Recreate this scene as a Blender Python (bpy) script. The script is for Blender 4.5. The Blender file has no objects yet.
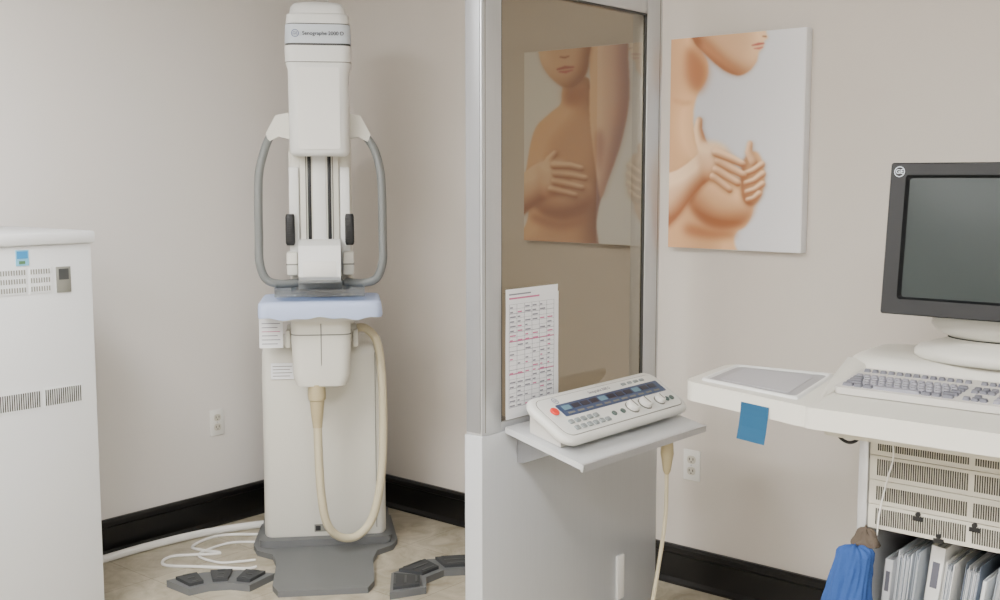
import bpy, bmesh, math, random
import numpy as np
from mathutils import Vector, Matrix
from mathutils import noise as nz
random.seed(4)
S = bpy.context.scene
COL = S.collection

# ------------------------------------------------------------------ materials
def lin(c):
    out = []
    for v in c[:3]:
        v = v / 255.0
        out.append(v / 12.92 if v <= 0.04045 else ((v + 0.055) / 1.055) ** 2.4)
    return (out[0], out[1], out[2], 1.0)

MC = {}
def mat(name, rgb, rough=0.5, metal=0.0, noise=0.0, nscale=8.0, bump=0.0, bscale=60.0, coat=0.0, spec=0.5, stretch=None):
    if name in MC:
        return MC[name]
    m = bpy.data.materials.new(name)
    m.use_nodes = True
    nt = m.node_tree
    b = nt.nodes['Principled BSDF']
    b.inputs['Roughness'].default_value = rough
    b.inputs['Metallic'].default_value = metal
    b.inputs['Specular IOR Level'].default_value = spec
    b.inputs['Coat Weight'].default_value = coat
    c = lin(rgb)
    tc = nt.nodes.new('ShaderNodeTexCoord')
    n = nt.nodes.new('ShaderNodeTexNoise')
    n.inputs['Scale'].default_value = nscale
    n.inputs['Detail'].default_value = 3
    if stretch:
        mp = nt.nodes.new('ShaderNodeMapping'); mp.inputs['Scale'].default_value = stretch
        nt.links.new(tc.outputs['Object'], mp.inputs['Vector']); nt.links.new(mp.outputs['Vector'], n.inputs['Vector'])
    else:
        nt.links.new(tc.outputs['Object'], n.inputs['Vector'])
    r = nt.nodes.new('ShaderNodeMix'); r.data_type = 'RGBA'
    k = 1.0 - max(noise, 0.01)
    r.inputs[6].default_value = (c[0]*k, c[1]*k, c[2]*k, 1)
    r.inputs[7].default_value = c
    nt.links.new(n.outputs['Fac'], r.inputs[0])
    nt.links.new(r.outputs[2], b.inputs['Base Color'])
    if bump:
        n2 = nt.nodes.new('ShaderNodeTexNoise'); n2.inputs['Scale'].default_value = bscale
        nt.links.new(tc.outputs['Object'], n2.inputs['Vector'])
        bp = nt.nodes.new('ShaderNodeBump'); bp.inputs['Strength'].default_value = bump
        bp.inputs['Distance'].default_value = 0.004
        nt.links.new(n2.outputs['Fac'], bp.inputs['Height'])
        nt.links.new(bp.outputs['Normal'], b.inputs['Normal'])
    MC[name] = m
    return m

# ------------------------------------------------------------------ mesh builder
def catmull(pts, sub=6, closed=False):
    P = [Vector(p) for p in pts]
    n = len(P)
    out = []
    rng = range(n) if closed else range(n - 1)
    for i in rng:
        if closed:
            p0, p1, p2, p3 = P[(i-1) % n], P[i], P[(i+1) % n], P[(i+2) % n]
        else:
            p1, p2 = P[i], P[i+1]
            p0 = P[i-1] if i > 0 else p1 * 2 - p2
            p3 = P[i+2] if i + 2 < n else p2 * 2 - p1
        for k in range(sub):
            t = k / sub
            out.append(0.5 * ((2*p1) + (p2-p0)*t + (2*p0-5*p1+4*p2-p3)*t*t + (3*p1-p0-3*p2+p3)*t**3))
    if not closed:
        out.append(P[-1])
    return out

def rrect(w, d, r, n=5, cx=0.0, cy=0.0):
    r = min(r, w/2 - 1e-4, d/2 - 1e-4)
    out = []
    for (sx, sy, a0) in ((1, 1, 0), (-1, 1, 90), (-1, -1, 180), (1, -1, 270)):
        ox, oy = cx + sx*(w/2 - r), cy + sy*(d/2 - r)
        for k in range(n):
            a = math.radians(a0 + 90.0*k/(n-1))
            out.append((ox + r*math.cos(a), oy + r*math.sin(a)))
    return out

class M:
    def __init__(self):
        self.bm = bmesh.new()
    def add(self, tmp, mi=0, mtx=None):
        if mtx is not None:
            bmesh.ops.transform(tmp, matrix=mtx, verts=tmp.verts[:])
        bmesh.ops.recalc_face_normals(tmp, faces=tmp.faces[:])
        for f in tmp.faces:
            f.material_index = mi
        me = bpy.data.meshes.new('tmp')
        tmp.to_mesh(me); tmp.free()
        self.bm.from_mesh(me)
        bpy.data.meshes.remove(me)
        return self
    def box(self, c, s, bevel=0.0, mi=0, mtx=None, seg=2):
        t = bmesh.new()
        bmesh.ops.create_cube(t, size=1.0)
        for v in t.verts:
            v.co = Vector((v.co.x*s[0]+c[0], v.co.y*s[1]+c[1], v.co.z*s[2]+c[2]))
        if bevel:
            bmesh.ops.bevel(t, geom=t.edges[:], offset=bevel, segments=seg, affect='EDGES', profile=0.5, clamp_overlap=True)
        return self.add(t, mi, mtx)
    def bb(self, x0, x1, y0, y1, z0, z1, bevel=0.0, mi=0, mtx=None, seg=2):
        return self.box(((x0+x1)/2, (y0+y1)/2, (z0+z1)/2), (abs(x1-x0), abs(y1-y0), abs(z1-z0)), bevel, mi, mtx, seg)
    def loft(self, secs, mi=0, mtx=None, cap=True):
        t = bmesh.new()
        rows = [[t.verts.new(Vector(p)) for p in s] for s in secs]
        n = len(rows[0])
        for a, b in zip(rows[:-1], rows[1:]):
            for i in range(n):
                j = (i+1) % n
                t.faces.new((a[i], a[j], b[j], b[i]))
        if cap:
            t.faces.new(rows[0][::-1]); t.faces.new(rows[-1])
        return self.add(t, mi, mtx)
    def prism(self, pts, vec, bevel=0.0, mi=0, mtx=None, seg=2):
        t = bmesh.new()
        vec = Vector(vec)
        a = [t.verts.new(Vector(p)) for p in pts]
        b = [t.verts.new(Vector(p)+vec) for p in pts]
        n = len(a)
        for i in range(n):
            j = (i+1) % n
            t.faces.new((a[i], a[j], b[j], b[i]))
        t.faces.new(a[::-1]); t.faces.new(b)
        if bevel:
            ed = [e for e in t.edges if len(e.link_faces) == 2 and e.calc_face_angle(0) > 0.4]
            bmesh.ops.bevel(t, geom=ed, offset=bevel, segments=seg, affect='EDGES', profile=0.5, clamp_overlap=True)
        return self.add(t, mi, mtx)
    def cyl(self, p1, p2, r1, r2=None, seg=20, mi=0, mtx=None, bevel=0.0):
        r2 = r1 if r2 is None else r2
        p1, p2 = Vector(p1), Vector(p2)
        d = p2 - p1
        q = d.to_track_quat('Z', 'Y').to_matrix().to_4x4()
        L = d.length
        rs = [(r1, 0), (r2, L)]
        if bevel:
            rs = [(r1-bevel, 0), (r1, bevel), (r2, L-bevel), (r2-bevel, L)]
        secs = []
        for r, z in rs:
            secs.append([(Matrix.Translation(p1) @ q) @ Vector((r*math.cos(2*math.pi*k/seg), r*math.sin(2*math.pi*k/seg), z)) for k in range(seg)])
        return self.loft(secs, mi, mtx)
    def tube(self, pts, r, seg=10, sub=6, mi=0, mtx=None, smooth=True):
        P = catmull(pts, sub) if smooth else [Vector(p) for p in pts]
        T = []
        for i in range(len(P)):
            a = P[max(0, i-1)]; b = P[min(len(P)-1, i+1)]
            T.append((b-a).normalized())
        up = Vector((0, 0, 1)) if abs(T[0].z) < 0.9 else Vector((1, 0, 0))
        nrm = (up - T[0]*up.dot(T[0])).normalized()
        secs = []
        for i, p in enumerate(P):
            nrm = (nrm - T[i]*nrm.dot(T[i])).normalized()
            bn = T[i].cross(nrm)
            secs.append([p + (nrm*math.cos(2*math.pi*k/seg) + bn*math.sin(2*math.pi*k/seg))*r for k in range(seg)])
        return self.loft(secs, mi, mtx)
    def ring(self, c, r, th, mtx=None, mi=0, seg=28):
        t = bmesh.new()
        a = [t.verts.new((c[0]+r*math.cos(2*math.pi*k/seg), c[1]+r*math.sin(2*math.pi*k/seg), c[2])) for k in range(seg)]
        b = [t.verts.new((c[0]+(r-th)*math.cos(2*math.pi*k/seg), c[1]+(r-th)*math.sin(2*math.pi*k/seg), c[2])) for k in range(seg)]
        for i in range(seg):
            j = (i+1) % seg
            t.faces.new((a[i], a[j], b[j], b[i]))
        return self.add(t, mi, mtx)
    def text(self, s, size, mtx, mi=0, align='CENTER', offset=0.0, spacing=1.0):
        cu = bpy.data.curves.new('txt', 'FONT')
        cu.body = s; cu.size = size; cu.align_x = align; cu.align_y = 'CENTER'
        cu.offset = offset; cu.space_character = spacing
        o = bpy.data.objects.new('txt', cu)
        COL.objects.link(o)
        dg = bpy.context.evaluated_depsgraph_get(); dg.update()
        me = bpy.data.meshes.new_from_object(o.evaluated_get(dg))
        me.transform(mtx)
        t = bmesh.new(); t.from_mesh(me)
        for f in t.faces: f.material_index = mi
        me2 = bpy.data.meshes.new('tmp'); t.to_mesh(me2); t.free()
        self.bm.from_mesh(me2)
        bpy.data.objects.remove(o); bpy.data.curves.remove(cu); bpy.data.meshes.remove(me); bpy.data.meshes.remove(me2)
        return self

INV = {}
def thing(name, label, category, loc, rotz=0.0, group=None):
    e = bpy.data.objects.new(name, None)
    e.empty_display_size = 0.1
    COL.objects.link(e)
    mw = Matrix.Translation(Vector(loc)) @ Matrix.Rotation(rotz, 4, 'Z')
    e.matrix_world = mw
    INV[e.name] = mw.inverted()
    e["label"] = label; e["category"] = category
    if group: e["group"] = group
    return e

def part(name, m, mats, parent=None, label=None, world=False, angle=35, flat=False):
    me = bpy.data.meshes.new(name)
    m.bm.to_mesh(me); m.bm.free()
    for x in (mats if isinstance(mats, (list, tuple)) else [mats]):
        me.materials.append(x)
    if not flat:
        me.shade_smooth()
        me.set_sharp_from_angle(angle=math.radians(angle))
    o = bpy.data.objects.new(name, me)
    COL.objects.link(o)
    if parent is not None:
        if world:
            root = parent
            while root.parent: root = root.parent
            me.transform(INV[root.name])
        o.parent = parent
    if label: o["label"] = label
    return o

def top(o, label, category, group=None):
    o["label"] = label; o["category"] = category
    if group: o["group"] = group
    return o

def W(R, D):   # plan coordinates measured along / across the diagonal of the room
    return (0.7627*R - 0.6468*D, 0.6468*R + 0.7627*D)

# ------------------------------------------------------------------ materials list
wall_m = mat('wall_paint', (226, 222, 218), 0.75, noise=0.03, nscale=1.5, bump=0.1, bscale=180)
wall_shade_m = mat('wall_paint_back_shaded', (212, 205, 197), 0.75, noise=0.03, nscale=1.5, bump=0.1, bscale=180)  # same wall paint darkened and warmed: light falloff put into the colour
ceil_m = mat('ceiling_paint', (220, 220, 218), 0.8, noise=0.05, nscale=60)
black_m = mat('baseboard_vinyl', (9, 8, 9), 0.35, noise=0.1)
cream = mat('cream_enamel', (220, 218, 208), 0.42, noise=0.03)
beige_m = mat('beige_enamel', (206, 202, 189), 0.5, noise=0.03)
cream_l = mat('light_enamel', (229, 230, 228), 0.4, noise=0.02)
cab_m = mat('cabinet_enamel', (222, 224, 226), 0.5, noise=0.03)
grey_m = mat('grey_plastic', (118, 120, 118), 0.45, noise=0.05)
mgrey = mat('mid_grey_plastic', (104, 106, 107), 0.5, noise=0.1)
dgrey = mat('dark_grey_plastic', (66, 68, 68), 0.5, noise=0.1)
dark = mat('dark_plastic', (18, 19, 22), 0.45, noise=0.1)
rubber = mat('black_rubber', (18, 18, 20), 0.7, noise=0.1)
padr = mat('pedal_rubber', (58, 60, 62), 0.65, noise=0.15)
alu = mat('brushed_aluminium', (208, 210, 213), 0.36, 0.6, noise=0.12, nscale=6, stretch=(60, 60, 1))
alu_d = mat('aluminium_dark', (150, 151, 154), 0.42, 0.4, noise=0.1, nscale=6, stretch=(60, 60, 1))
panel_m = mat('panel_laminate', (202, 205, 209), 0.34, 0.25, noise=0.08, nscale=5, stretch=(50, 50, 1))
shelf_m = mat('shelf_laminate', (200, 202, 204), 0.38, noise=0.03)
hose_m = mat('beige_hose', (206, 196, 166), 0.5, noise=0.04)
tanp = mat('tan_plastic', (188, 174, 138), 0.5, noise=0.04)
white_p = mat('white_plastic', (232, 231, 227), 0.4, noise=0.02)
case_p = mat('console_case', (220, 220, 215), 0.42, noise=0.02)
paper_m = mat('paper', (240, 241, 244), 0.8, noise=0.02)
ink = mat('ink_grey', (100, 100, 112), 0.8)
ink_l = mat('ink_faint_grey', (128, 128, 142), 0.8)
ink_p = mat('ink_pink', (205, 115, 155), 0.8)
ink_b = mat('logo_blue', (60, 78, 130), 0.5)
lav = mat('lavender_cover', (186, 201, 236), 0.6, noise=0.05)
slot_m = mat('slot_dark', (50, 51, 44), 0.7)
slot_l = mat('slot_grey', (126, 126, 118), 0.7)
blue_note = mat('blue_note_paper', (14, 78, 114), 0.75, noise=0.05)
blue_cloth = mat('blue_cloth', (44, 82, 150), 0.9, noise=0.2, nscale=30, bump=0.4, bscale=200)
tan_m = mat('tan_cloth', (92, 80, 68), 0.85, noise=0.35, nscale=40)
red_m = mat('red_button', (225, 55, 45), 0.4)
navy = mat('display_blue', (54, 74, 108), 0.3)
key_m = mat('key_grey', (146, 146, 156), 0.5)
key_d = mat('key_dark_grey', (108, 109, 120), 0.5)
kb_m = mat('keyboard_case', (206, 203, 197), 0.5)
bezel_m = mat('monitor_bezel', (12, 14, 18), 0.5, noise=0.05)

def floor_mat():
    m = bpy.data.materials.new('vinyl_tile_floor'); m.use_nodes = True
    nt = m.node_tree; b = nt.nodes['Principled BSDF']
    tc = nt.nodes.new('ShaderNodeTexCoord')
    n = nt.nodes.new('ShaderNodeTexNoise'); n.inputs['Scale'].default_value = 6; n.inputs['Detail'].default_value = 8
    n.inputs['Distortion'].default_value = 1.4; n.inputs['Roughness'].default_value = 0.65
    nt.links.new(tc.outputs['Object'], n.inputs['Vector'])
    cr = nt.nodes.new('ShaderNodeValToRGB')
    cr.color_ramp.elements[0].position = 0.3; cr.color_ramp.elements[0].color = lin((148, 138, 116))
    cr.color_ramp.elements[1].position = 0.7; cr.color_ramp.elements[1].color = lin((198, 190, 172))
    nt.links.new(n.outputs['Fac'], cr.inputs['Fac'])
    br = nt.nodes.new('ShaderNodeTexBrick'); br.offset = 0.0
    br.inputs['Scale'].default_value = 1.0; br.inputs['Brick Width'].default_value = 0.457; br.inputs['Row Height'].default_value = 0.457
    br.inputs['Mortar Size'].default_value = 0.002; br.inputs['Mortar Smooth'].default_value = 0.3
    br.inputs['Color1'].default_value = (1, 1, 1, 1); br.inputs['Color2'].default_value = (0.93, 0.93, 0.92, 1)
    br.inputs['Mortar'].default_value = (0.6, 0.58, 0.54, 1)
    nt.links.new(tc.outputs['Object'], br.inputs['Vector'])
    mx = nt.nodes.new('ShaderNodeMix'); mx.data_type = 'RGBA'; mx.blend_type = 'MULTIPLY'; mx.inputs[0].default_value = 1
    nt.links.new(cr.outputs['Color'], mx.inputs[6]); nt.links.new(br.outputs['Color'], mx.inputs[7])
    nt.links.new(mx.outputs[2], b.inputs['Base Color'])
    b.inputs['Roughness'].default_value = 0.42
    return m

def clear_mat(name, tint, base_refl, graze, rough=0.02):
    m = bpy.data.materials.new(name); m.use_nodes = True
    nt = m.node_tree; nt.nodes.clear()
    o = nt.nodes.new('ShaderNodeOutputMaterial')
    t = nt.nodes.new('ShaderNodeBsdfTransparent'); t.inputs['Color'].default_value = lin(tint)
    g = nt.nodes.new('ShaderNodeBsdfGlossy'); g.inputs['Roughness'].default_value = rough
    g.inputs['Color'].default_value = (0.9, 0.9, 0.9, 1)
    f = nt.nodes.new('ShaderNodeLayerWeight'); f.inputs['Blend'].default_value = .5
    pw = nt.nodes.new('ShaderNodeMath'); pw.operation = 'POWER'; pw.inputs[1].default_value = 3
    mm = nt.nodes.new('ShaderNodeMath'); mm.operation = 'MULTIPLY_ADD'; mm.inputs[1].default_value = graze; mm.inputs[2].default_value = base_refl
    mx = nt.nodes.new('ShaderNodeMixShader')
    nt.links.new(f.outputs['Facing'], pw.inputs[0]); nt.links.new(pw.outputs[0], mm.inputs[0]); nt.links.new(mm.outputs[0], mx.inputs[0])
    nt.links.new(t.outputs[0], mx.inputs[1]); nt.links.new(g.outputs[0], mx.inputs[2])
    nt.links.new(mx.outputs[0], o.inputs[0])
    return m
glass_m = clear_mat('lead_glass', (152, 143, 126), .055, .6)
clear_p = clear_mat('clear_acrylic', (228, 234, 240), .10, .7, 0.05)

def emis(name, col, st):
    m = bpy.data.materials.new(name); m.use_nodes = True
    nt = m.node_tree; nt.nodes.clear()
    o = nt.nodes.new('ShaderNodeOutputMaterial'); e = nt.nodes.new('ShaderNodeEmission')
    e.inputs['Color'].default_value = col; e.inputs['Strength'].default_value = st
    nt.links.new(e.outputs[0], o.inputs[0])
    return m

# ------------------------------------------------------------------ room
XL, XR, YF, YB, H = -4.03, 1.7, -1.7, 3.53, 2.6
def struct(name, m, mt):
    o = part(name, m, mt, flat=True); o["kind"] = "structure"; return o
struct('floor', M().bb(XL-.1, XR+.1, YF-.1, YB+.1, -.1, 0), floor_mat())
struct('ceiling', M().bb(XL-.1, XR+.1, YF-.1, YB+.1, H, H+.1), ceil_m)
struct('wall_left', M().bb(XL-.1, XL, YF-.1, YB+.1, 0, H), wall_m)
struct('wall_back', M().bb(XL, XR, YB, YB+.1, 0, H), wall_shade_m)
struct('wall_right', M().bb(XR, XR+.1, YF-.1, YB+.1, 0, H), wall_m)
struct('wall_front', M().bb(XL, XR, YF-.1, YF, 0, H), wall_m)
prof = [(0, 0), (0.026, 0), (0.026, .01), (0.014, .022), (0.014, .112), (0.020, .118), (0.020, .138), (0.012, .146), (0, .146)]
struct('baseboard_left', M().prism([(XL+a, YF, z) for a, z in prof], (0, YB-YF, 0)), black_m)
struct('baseboard_back', M().prism([(XL, YB-a, z) for a, z in prof], (XR-XL, 0, 0)), black_m)
struct('baseboard_right', M().prism([(XR-a, YF, z) for a, z in prof], (0, YB-YF, 0)), black_m)
struct('baseboard_front', M().prism([(XL, YF+a, z) for a, z in prof], (XR-XL, 0, 0)), black_m)

# ceiling fixtures
lamp_e = emis('fluorescent_diffuser', (1.0, 0.992, 0.978, 1), 37.0)
for (x, y) in ((-2.6, .9), (-0.2, .7), (-2.2, -0.8), (-0.2, -0.8)):
    t = thing('ceiling_light', 'recessed fluorescent ceiling light with white metal frame', 'ceiling light', (x, y, H), group='ceiling lights')
    f = M()
    f.bb(-.62, .62, -.32, -.29, -.03, 0, .004); f.bb(-.62, .62, .29, .32, -.03, 0, .004)
    f.bb(-.62, -.59, -.29, .29, -.03, 0, .004); f.bb(.59, .62, -.29, .29, -.03, 0, .004)
    part('light_frame', f, white_p, t)
    part('diffuser', M().bb(-.59, .59, -.29, .29, -.02, -.005), lamp_e, t)

# ------------------------------------------------------------------ power outlets
def outlet(loc, rotz, label):
    t = thing('power_outlet', label, 'power outlet', loc, rotz)
    part('cover_plate', M().bb(-.035, .035, -.006, 0, -.057, .057, .003), white_p, t)
    for z in (-.021, .021):
        s = M().prism([(x, -.0085, z+y) for x, y in rrect(.034, .029, .012)], (0, .003, 0))
        so = part('socket', s, beige_m, t)
        q = M(); q.bb(-.009, -.006, -.0092, -.008, z-.002, z+.007); q.bb(.006, .009, -.0092, -.008, z-.002, z+.007)
        q.cyl((0, -.0092, z-.008), (0, -.008, z-.008), .0025, seg=10)
        part('slots', q, dark, so)
    part('screw', M().cyl((0, -.008, 0), (0, -.005, 0), .003, seg=10), alu, t)
outlet((XL, 2.86, .45), math.radians(90), 'white wall outlet beside the mammography machine')
outlet((-2.073, YB, .456), 0, 'white wall outlet below the canvas prints')

# ------------------------------------------------------------------ left equipment cabinet
cb = thing('equipment_cabinet', 'tall white metal equipment cabinet with vent slots', 'cabinet', (-3.74, 1.42, 0))
FX = -3.45
part('body', M().bb(-4.0, FX, .86, 1.975, .04, 1.285, .006), cab_m, cb, world=True)
part('top_panel', M().bb(-4.003, FX+.012, .85, 1.985, 1.285, 1.325, .008), cab_m, cb, world=True)
part('plinth', M().bb(-3.98, FX-.03, .88, 1.95, 0, .04), dgrey, cb, world=True)
def vent(y0, y1, z0, z1, rows, step, name='vent_grille', mt=None):
    v = M(); v.bb(FX-.001, FX+.002, y0, y1, z0, z1, mi=0)
    h = (z1-z0)/rows
    for r in range(rows):
        y = y0+step*.6
        while y < y1-step*.4:
            v.bb(FX+.001, FX+.0035, y-step*.22, y+step*.22, z0+r*h+.006, z0+(r+1)*h-.006, mi=1)
            y += step
    part(name, v, [cab_m, mt or slot_l], cb, world=True, flat=True)
vent(1.60, 1.748, 1.132, 1.215, 3, .0085)
vent(1.758, 1.832, 1.132, 1.215, 3, .0085)
vent(1.55, 1.778, .758, .822, 1, .0075, mt=slot_m)
vent(1.79, 1.925, .758, .822, 1, .0075, mt=slot_m)
q = M(); q.bb(FX-.001, FX+.003, 1.847, 1.897, 1.128, 1.212, .001, 0); q.bb(FX+.002, FX+.004, 1.855, 1.889, 1.17, 1.205, 0, 1)
part('rating_label', q, [slot_l, dgrey], cb, world=True)
q = M(); q.bb(FX-.001, FX+.002, 1.715, 1.758, 1.222, 1.272, 0, 0); q.bb(FX+.001, FX+.003, 1.719, 1.754, 1.245, 1.268, 0, 1); q.bb(FX+.001, FX+.003, 1.725, 1.745, 1.228, 1.238, 0, 2)
part('sticker', q, [mat('sticker_sky', (120, 185, 215), .6), mat('sticker_blue', (50, 135, 190), .6), mat('sticker_green', (80, 120, 80), .6)], cb, world=True)

# ------------------------------------------------------------------ mammography machine
ma = thing('mammography_machine', 'cream mammography machine with grey handles and detector tray', 'mammography machine', (-3.425, 2.944, 0), math.radians(48))
base = M()
bp = [(-.275, .35), (.275, .35), (.29, .02), (.27, -.06), (.205, -.12), (.185, -.22), (.185, -.46), (.16, -.53), (-.16, -.53), (-.185, -.46), (-.185, -.22), (-.205, -.12), (-.27, -.06), (-.29, .02)]
base.prism([(x, y, 0) for x, y in bp], (0, 0, .022), .006)
base.prism([(x, y, .02) for x, y in rrect(.53, .43, .03, cy=.18)], (0, 0, .03), .008)
part('base_plate', base, mgrey, ma)
lb = M()
secs = []
for z, w, d in ((.045, .475, .36), (.06, .49, .375), (.79, .485, .37), (.82, .475, .36), (.833, .45, .33)):
    secs.append([(x, y, z) for x, y in rrect(w, d, .035, 6, 0, .19)])
lb.loft(secs)
part('pedestal', lb, cream, ma, angle=50)
part('pedestal_seam', M().bb(.205, .208, -.0005, .004, .08, .8), slot_l, ma)
col = M()
col.loft([[(x, y, z) for x, y in rrect(w, .2, .03, 5, 0, .2)] for z, w in ((.82, .25), (1.6, .25), (1.72, .23))])
part('rear_column', col, cream, ma)
arm = M()
arm.loft([[(x, y, z) for x, y in rrect(.235, .17, .02, 5, 0, .02)] for z in (.9, 1.6)])
arm.bb(-.075, .075, -.085, -.06, 1.2, 1.6, .006)
ar = part('c_arm', arm, cream, ma)
for s in (-1, 1):
    rl = M(); rl.bb(s*.031, s*.045, -.089, -.08, 1.25, 1.6, .002)
    part('guide_slot', rl, dark, ar, 'dark vertical guide slot')
    rl = M(); rl.bb(s*.049, s*.053, -.089, -.08, 1.25, 1.6, .001)
    part('slot_trim', rl, slot_l, ar)
    g = M(); g.bb(s*.078, s*.116, -.088, -.06, 1.14, 1.54, .006)
    part('arm_side_panel', g, cream_l, ar)
    g = M(); g.bb(s*.086, s*.128, -.13, -.05, 1.125, 1.215, .008); g.bb(s*.086, s*.1295, -.1315, -.05, 1.165, 1.170, 0, 1)
    part('guide_block', g, [cream, slot_l], ar)
rl = M(); rl.bb(-.025, .025, -.0905, -.083, 1.25, 1.6, .003)
part('rail_cover', rl, cream_l, ar)
# head
hd = M()
kw = .93
def hsec(z, w, d, cy=-.06, r=.04): return [(x+.006, y, z) for x, y in rrect(w*kw, d, r, 7, 0, cy)]
hd.loft([hsec(1.580, .205, .25), hsec(1.586, .228, .272), hsec(1.598, .240, .286), hsec(1.90, .244, .29), hsec(1.925, .262, .31), hsec(1.985, .265, .315)])
he = part('tube_head', hd, cream_l, ma, angle=40)
b1 = M().loft([hsec(1.986, .259, .309), hsec(1.994, .259, .309)])
part('head_seam', b1, dgrey, he)
b2 = M().loft([hsec(1.993, .263, .313), hsec(2.062, .258, .308)])
b2.loft([hsec(2.062, .25, .30), hsec(2.068, .25, .30)], 1)
part('head_band', b2, [mat('band_bluegrey', (200, 208, 217), .4), dgrey], he)
b3 = M().loft([hsec(2.066, .254, .304), hsec(2.10, .245, .29), hsec(2.105, .225, .27), hsec(2.13, .215, .26), hsec(2.145, .19, .23), hsec(2.15, .15, .19)])
part('head_cap', b3, cream_l, he, angle=40)
b4 = M().prism([(x+.006, -.2075, z) for x, z in rrect(.155, .30, .012, 5, 0, 1.755)], (0, .01, 0), .002)
part('head_front_panel', b4, white_p, he)
part('head_groove', M().loft([hsec(1.9235, .2635, .3115), hsec(1.9265, .2640, .3120)]), slot_l, he)
FRONT = Matrix(((1, 0, 0, 0), (0, 0, -1, 0), (0, 1, 0, 0), (0, 0, 0, 1)))
def fm(x, y, z): return Matrix.Translation((x, y, z)) @ FRONT
lg = M(); lg.ring((0, 0, 0), .014, .0022, fm(-.076, -.2178, 2.028)); lg.text('GE', .015, fm(-.076, -.2178, 2.028))
part('logo', lg, ink_b, he)
lg = M(); lg.text('Senographe 2000 D', .019, fm(.026, -.2178, 2.028), offset=.0003)
part('model_lettering', lg, mat('lettering_grey', (40, 44, 58), .6), he)
for s in (-1, 1):
    br_ = M()
    pts = [(s*.108, -.10, 1.745), (s*.160, -.10, 1.735), (s*.198, -.10, 1.665), (s*.188, -.10, 1.635), (s*.150, -.10, 1.655), (s*.108, -.10, 1.645)]
    if s < 0: pts = pts[::-1]
    br_.prism(pts, (0, .06, 0), .008)
    part('shoulder_bracket', br_, cream, ma)
    hx = lambda a: s*a+.005
    h = M(); h.tube([(s*.162, -.07, 1.675), (s*.186, -.08, 1.65), (hx(.21), -.10, 1.60), (hx(.229), -.12, 1.52), (hx(.234), -.13, 1.42), (hx(.234), -.14, 1.28), (hx(.233), -.15, 1.18), (hx(.21), -.15, 1.115), (hx(.16), -.14, 1.095), (hx(.09), -.10, 1.095)], .0165, 12, 6)
    part('handle', h, mat('handle_grey', (120, 123, 122), .4), ma, 'grey tubular patient handle')
    k = M(); k.loft([[(x, y, z) for x, y in rrect(w, w*1.1, .009, 4, s*.113, -.10)] for z, w in ((1.240, .028), (1.248, .034), (1.352, .034), (1.36, .028))])
    for i in range(11): k.bb(s*.113-.0180, s*.113+.0180, -.1195, -.10, 1.252+i*.009, 1.256+i*.009, .001)
    part('adjustment_knob', k, dark, ma, 'black ribbed adjustment knob')
    k = M(); k.cyl((s*.09, -.06, .90), (s*.135, -.06, .90), .028, seg=20, bevel=.004); k.bb(s*.12, s*.14, -.1, -.06, .84, .91, .006)
    part('side_lever', k, cream, ma)
# compression unit
cu_ = M()
prf = [(-.06, 1.115), (-.245, 1.115), (-.262, 1.13), (-.262, 1.19), (-.235, 1.245), (-.2, 1.262), (-.06, 1.262)]
cu_.prism([(-.078, y, z) for y, z in prf], (.156, 0, 0), .008)
co = part('compression_unit', cu_, cream_l, ma)
part('unit_front_panel', M().bb(-.062, .062, -.265, -.255, 1.132, 1.188, .003), white_p, co)
part('unit_trim', M().bb(-.081, .081, -.25, -.06, 1.105, 1.116, .002), grey_m, co)
pd = M(); pd.bb(-.165, .165, -.31, -.06, 1.060, 1.066, .001); pd.bb(-.165, .165, -.065, -.06, 1.06, 1.10, .001); pd.bb(-.165, -.161, -.31, -.06, 1.064, 1.095); pd.bb(.161, .165, -.31, -.06, 1.064, 1.095); pd.bb(-.165, .165, -.31, -.306, 1.064, 1.088)
part('compression_paddle', pd, clear_p, ma, 'clear acrylic compression paddle')
ph = M(); ph.bb(-.085, .085, -.13, -.06, 1.07, 1.105, .006); ph.bb(-.16, .16, -.075, -.068, 1.08, 1.10, .002)
part('paddle_holder', ph, grey_m, ma)
def outline(w, d, r, N=96, cy=-.15):
    P = rrect(w, d, r, 8, 0, cy); L = [0]
    for i in range(len(P)):
        a, b = P[i], P[(i+1) % len(P)]; L.append(L[-1]+math.hypot(b[0]-a[0], b[1]-a[1]))
    out = []
    for k in range(N):
        s_ = L[-1]*k/N
        for i in range(len(P)):
            if L[i+1] >= s_: break
        t_ = (s_-L[i])/(L[i+1]-L[i]+1e-9); a, b = P[i], P[(i+1) % len(P)]
        out.append((a[0]*(1-t_)+b[0]*t_, a[1]*(1-t_)+b[1]*t_))
    return out
tr = M()
def dsec(w, d, z, wv):
    return [(x*(1+wv*.008*math.sin(k*.9)), -.15+(y+.15)*(1+wv*.010*math.sin(k*.9+.6)), z+wv*(.004*math.sin(k*.42)+.003*math.sin(k*1.1+1))) for k, (x, y) in enumerate(outline(w, d, .035))]
tr.loft([dsec(.435, .325, .990, 1), dsec(.455, .345, .981, 1), dsec(.458, .348, .987, 1), dsec(.456, .346, 1.018, .4), dsec(.452, .342, 1.034, .1), dsec(.440, .330, 1.041, 0), dsec(.41, .30, 1.043, 0)])
dt = part('detector_cover', tr, lav, ma, 'pale blue drape over the detector tray', angle=60)
part('tray_underside', M().prism([(x, y, .965) for x, y in rrect(.30, .30, .03, 5, 0, -.13)], (0, 0, .05), .005), cream, dt)
hs = M()
hs.loft([[(x, y, z) for x, y in rrect(w, d, .04, 6, 0, cy)] for z, w, d, cy in ((.70, .14, .16, -.12), (.71, .19, .22, -.12), (.75, .215, .25, -.11), (.88, .225, .26, -.10), (.97, .225, .26, -.10))])
hh = part('detector_housing', hs, cream, ma, angle=40)
part('housing_seam', M().bb(-.002, .002, -.2335, -.225, .74, .95, .001), slot_l, hh)
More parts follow.
